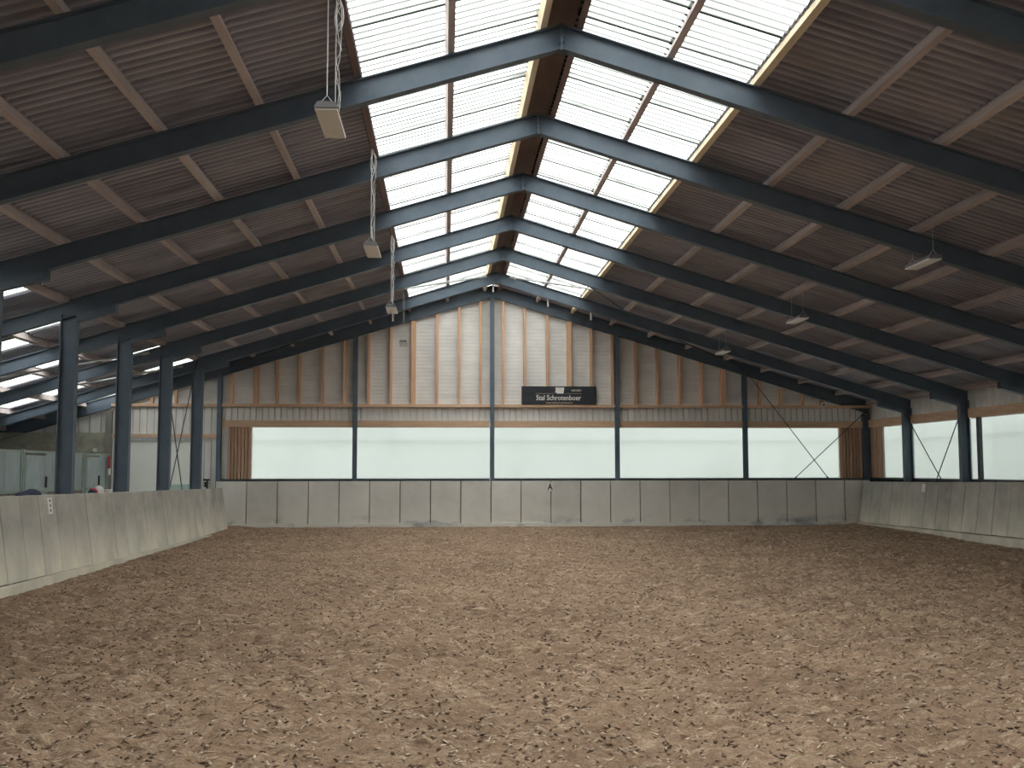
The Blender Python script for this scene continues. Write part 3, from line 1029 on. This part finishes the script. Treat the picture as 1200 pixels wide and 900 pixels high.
def rod(a, b, r, mat, label, group='bracing rods'):
    o = empty('bracing_rod', a)
    v = Vector(b) - Vector(a)
    tag(o, label, 'bracing rod', group)
    MB().tube([(0, 0, 0), v], r, 6).build('rod', mat, o)
    u = v.normalized()
    for s, q in ((0, Vector((0, 0, 0))), (1, v)):
        MB().tube([q - u * 0.02, q + u * (0.16 if s == 0 else -0.16)], r * 1.8, 6).build('end_fitting', mat, o)
    return o


yb = YE - 0.16
rod((8.42, yb, 5.05), (11.15, yb, 1.47), 0.014, 'steel_dark', 'thin dark bracing rod falling from the gable post towards the corner across a window')
rod((12.40, yb - 0.02, 3.72), (9.9, yb - 0.02, 1.47), 0.014, 'steel_dark', 'thin dark bracing rod falling from the corner column back across the gable window')
rod((12.42, 30.85, 3.45), (12.42, 28.4, 1.25), 0.016, 'steel_dark', 'dark side window bracing rod falling away from the corner')
rod((12.44, 27.58, 3.30), (12.44, 29.3, 1.25), 0.016, 'steel_dark', 'dark side window bracing rod falling towards the corner')
rod((-8.72, 27.6, 4.0), (-8.72, 29.5, 1.0), 0.014, 'steel_dark', 'dark aisle bracing rod falling away from the viewer between two columns')
rod((-8.74, 30.8, 5.0), (-8.74, 27.9, 1.1), 0.014, 'steel_dark', 'dark aisle bracing rod falling towards the viewer between two columns')
zb = lambda x: ZP - 0.06 - SL * abs(x)
rod((0.42, 30.85, zb(0.42)), (4.3, 27.55, zb(4.3)), 0.030, 'galv', 'pale round strut under the skylight falling from the ridge to the window side', 'roof struts')
rod((1.75, 27.55, zb(1.75) - .02), (4.0, 30.85, zb(4.0) - 0.02), 0.024, 'steel', 'grey strut crossing another one beside the window side skylight', 'roof struts')
rod((-0.35, 30.85, zb(0.35)), (-4.6, 27.55, zb(4.6)), 0.030, 'galv', 'pale round strut under the skylight falling from the ridge to the stable side', 'roof struts')
rod((-3.0, 31.05, zb(3.0)), (-8.4, 33.95, zb(8.4)), 0.024, 'steel_dark', 'dark strut under the stable side roof running to the gable corner', 'roof struts')
rod((3.2, 31.05, zb(3.2)), (8.4, 33.95, zb(8.4)), 0.024, 'steel_dark', 'dark strut under the window side roof running to the gable post', 'roof struts')
# roof struts over the aisle
for ya, yb_, l in ((24.05, 27.4, 'nearer'), (27.55, 30.9, 'farther')):
    rod((-9.2, yb_, zb(9.2) - 0.05), (-13.5, ya, zb(13.5) - 0.05), 0.028, 'galv', f'{l} pale strut under the aisle roof behind the columns', 'roof struts')
# short pale stays under the last frame
for x in (-3.1, -0.1, 1.55, 2.85):
    o = empty('rafter_stay', (x, 31.08, ZR - SL * abs(x) - 0.02))
    lab = {-3.1: 'short pale stay under the last rafter on the stable side', -0.1: 'short pale stay under the last frame at the ridge',
           1.55: 'short pale stay under the last rafter, first one right of the ridge', 2.85: 'short pale stay under the last rafter, second one right of the ridge'}[x]
    tag(o, lab, 'stay', 'rafter stays')
    MB().box(-0.025, 0.025, 0.0, 0.012, -0.2, 0.02).build('bracket', 'white', o)
    MB().prism([(-0.02, 0.0, 0.0), (0.02, 0.0, 0.0), (0.02, 0.012, 0.0), (-0.02, 0.012, 0.0)], [(-0.02, 0.35, 0.33), (0.02, 0.35, 0.33), (0.02, 0.362, 0.33), (-0.02, 0.362, 0.33)]).build('strut', 'white', o)

# small camera on the gable wall
o = empty('security_camera', (11.0, YE - 0.1, 3.96))
tag(o, 'small white round camera on the gable rail near the corner', 'camera')
MB().tube([(0, 0.04, 0.0), (0, -0.10, 0.0)], 0.07, 12).build('body', 'white', o, smooth=False)
MB().tube([(0, -0.10, 0.0), (0, -0.115, 0.0)], 0.035, 10).build('lens', 'black', o)
MB().box(-0.03, 0.03, 0.03, 0.10, -0.05, 0.02).build('bracket', 'white', o)
o = empty('junction_box', (11.05 + 1.15, YE - 0.12, 3.40))

bpy.data.objects.remove(o)

# ------------------------------------------------------------------ horse boxes on the far side of the aisle
XB = -12.2


def stable_box(y0, y1, label):
    o = empty('horse_box_front', (XB, y0, 0))
    tag(o, label, 'horse box', 'horse box fronts')
    L = y1 - y0
    for y in (0.0, L - 0.07):
        MB().box(-0.05, 0.05, y, y + 0.07, 0, 2.36).build('post', 'stable_frame', o)
    MB().box(-0.04, 0.04, 0.07, L - 0.07, 2.28, 2.34).build('top_rail', 'stable_frame', o)
    MB().box(-0.04, 0.04, 0.07, L - 0.07, 1.26, 1.34).build('middle_rail', 'stable_frame', o)
    dw = min(1.5, L * 0.55)
    n = max(1, int((L - dw) / 0.75))
    pw = (L - dw - 0.15) / n
    for k in range(n):
        ya = dw + 0.1 + k * pw
        MB().box(-0.02, 0.02, ya + 0.006, ya + pw - 0.006, 1.34, 2.28).build('upper_panel', 'stable', o)
    nb = int(1.16 / 0.16)
    for k in range(nb):
        MB().box(-0.025, 0.025, dw + 0.1, L - 0.07, 0.1 + 0.165 * k, 0.1 + 0.165 * k + 0.155).build('plank', 'plank', o)
    dr = MB().box(0.03, 0.07, 0.09, 0.09 + dw, 0.08, 2.22).build('door', 'stable', o, bevel=0.004)
    MB().box(0.07, 0.085, 0.16, 0.09 + dw * 0.52, 1.36, 2.16).build('window_panel', 'stable_pale', dr)
    MB().box(0.07, 0.09, 0.12, 0.09 + dw * 0.56, 2.12, 2.17).build('trim', 'galv', dr)
    MB().box(0.07, 0.095, 0.09, 0.09 + dw, 1.24, 1.31).build('cross_rail', 'stable_frame', dr)
    MB().box(0.07, 0.11, dw - 0.08, dw - 0.03, 1.38, 1.66).build('latch', 'black', dr)
    return o


stable_box(18.2, 22.65, 'horse box front hidden behind the first column and picture edge')
stable_box(22.7, 27.15, 'grey green horse box front at the picture edge')
stable_box(27.2, 31.65, 'grey green horse box front with a pale door panel left of the big column')
stable_box(31.7, 34.0, 'narrow horse box front between two columns, beside a red halter')

o = empty('halter', (XB + 0.1, 33.75, 1.7))
tag(o, 'red and white halter hanging on the horse box by the end wall', 'halter')
MB().box(0.0, 0.03, -0.10, 0.05, 0.18, 0.56).build('strap', 'red', o)
MB().box(0.0, 0.03, -0.04, 0.12, -0.02, 0.2).build('lead_rope', 'cream', o)
o = empty('wall_lamp', (-12.62, YE - 0.03, 2.46))
tag(o, 'small round white lamp on the concrete wall above the horse boxes', 'lamp')
MB().tube([(0, 0.02, 0), (0, -0.08, 0)], 0.065, 12).build('globe', 'cream', o)
MB().tube([(0, 0.03, 0), (0, 0.0, 0)], 0.075, 12).build('base', 'galv', o)


def blob(rx, ry, rz, seed, name, mat, parent, loc):
    bm = bmesh.new()
    bmesh.ops.create_icosphere(bm, subdivisions=3, radius=1.0)
    r = random.Random(seed)
    ph = [r.uniform(0, 6) for _ in range(6)]
    for v in bm.verts:
        p = v.co.copy()
        k = 1 + 0.12 * math.sin(3 * p.x + ph[0]) * math.cos(4 * p.y + ph[1]) + 0.08 * math.sin(6 * p.z + ph[2] + 3 * p.x)
        v.co = Vector((p.x * rx * k, p.y * ry * k, max(p.z, -0.55) * rz * k))
    me = bpy.data.meshes.new(name)
    bm.to_mesh(me)
    bm.free()
    for p in me.polygons:
        p.use_smooth = True
    me.materials.append(M[mat])
    return put(name, me, parent, loc)


def trunk(loc, w, l, h, label):
    o = empty('tack_trunk', loc)
    tag(o, label, 'trunk', 'tack trunks in the aisle')
    MB().box(-w / 2, w / 2, -l / 2, l / 2, 0.0, h - 0.1).build('body', 'trunk', o, bevel=0.01)
    MB().box(-w / 2 - 0.02, w / 2 + 0.02, -l / 2 - 0.02, l / 2 + 0.02, h - 0.1, h).build('lid', 'trunk', o, bevel=0.01)
    MB().box(w / 2 + 0.02, w / 2 + 0.04, -0.05, 0.05, h - 0.18, h - 0.06).build('latch', 'black', o)


trunk((-11.4, 30.45, 0), 0.7, 1.9, 1.10, 'brown tack trunk under the red and white blanket')
o = empty('horse_blanket', (-11.35, 30.25, 1.12))
tag(o, 'crumpled red and white horse blanket showing above the low wall', 'blanket')
blob(0.14, 0.16, 0.17, 3, 'white_fold', 'cream', o, (0.08, 0.05, 0.10))
blob(0.11, 0.13, 0.14, 5, 'red_fold', 'red', o, (0.0, -0.12, 0.085))
blob(0.10, 0.11, 0.12, 6, 'dark_fold', 'navy', o, (0.0, -0.3, 0.075))
o = empty('feed_bucket', (-11.3, 31.2, 1.10))
tag(o, 'small white bucket beside the red and white blanket', 'bucket')
MB().tube([(0, 0, 0), (0, 0, 0.17)], 0.12, 14).build('body', 'white', o)
MB().tube([(0.12 * math.cos(a), 0.12 * math.sin(a), 0.17) for a in np.linspace(0, 6.2832, 17)], 0.01, 5).build('rim', 'white', o)
trunk((-11.4, 25.6, 0), 0.7, 1.6, 1.08, 'brown tack trunk under the dark navy blanket')
o = empty('horse_blanket', (-11.35, 25.6, 1.11))
tag(o, 'dark navy horse blanket lying folded in front of the horse boxes', 'blanket')
blob(0.26, 0.48, 0.17, 8, 'fold', 'navy', o, (0.0, 0.0, 0.09))
# feed cart by the white door
o = empty('feed_cart', (-9.64, 32.9, 0))
tag(o, 'pale teal feed cart in front of the white aisle door', 'cart')
t0 = [(-0.2, -0.32, 0.5), (0.2, -0.32, 0.5), (0.2, 0.32, 0.5), (-0.2, 0.32, 0.5)]
t1 = [(-0.32, -0.45, 1.40), (0.32, -0.45, 1.40), (0.32, 0.45, 1.40), (-0.32, 0.45, 1.40)]
MB().prism(t0, t1).build('tub', 'teal', o, bevel=0.02)
for s in (-1, 1):
    MB().tube([(s * 0.24, 0.0, 0.3), (s * 0.29, 0.0, 0.3)], 0.3, 16).build('wheel', 'black', o)
    MB().tube([(s * 0.2, -0.4, 0.0), (s * 0.2, -0.3, 0.5), (s * 0.2, 0.3, 0.5), (s * 0.3, 0.8, 1.2)], 0.02, 6).build('handle', 'galv', o)
# dark tap with pipe beside the column
o = empty('water_tap', (-9.1, YE - 0.05, 0.0))
tag(o, 'black water tap on the cladding beside the last aisle column', 'tap')
MB().tube([(0, 0, 0), (0, 0, 1.5)], 0.03, 8).build('pipe', 'black', o)
MB().tube([(0, 0.02, 1.42), (0, -0.22, 1.42), (0, -0.24, 1.3)], 0.045, 8).build('spout', 'black', o)
MB().tube([(-0.1, -0.1, 1.52), (0.1, -0.1, 1.52)], 0.03, 8).build('handle', 'black', o)
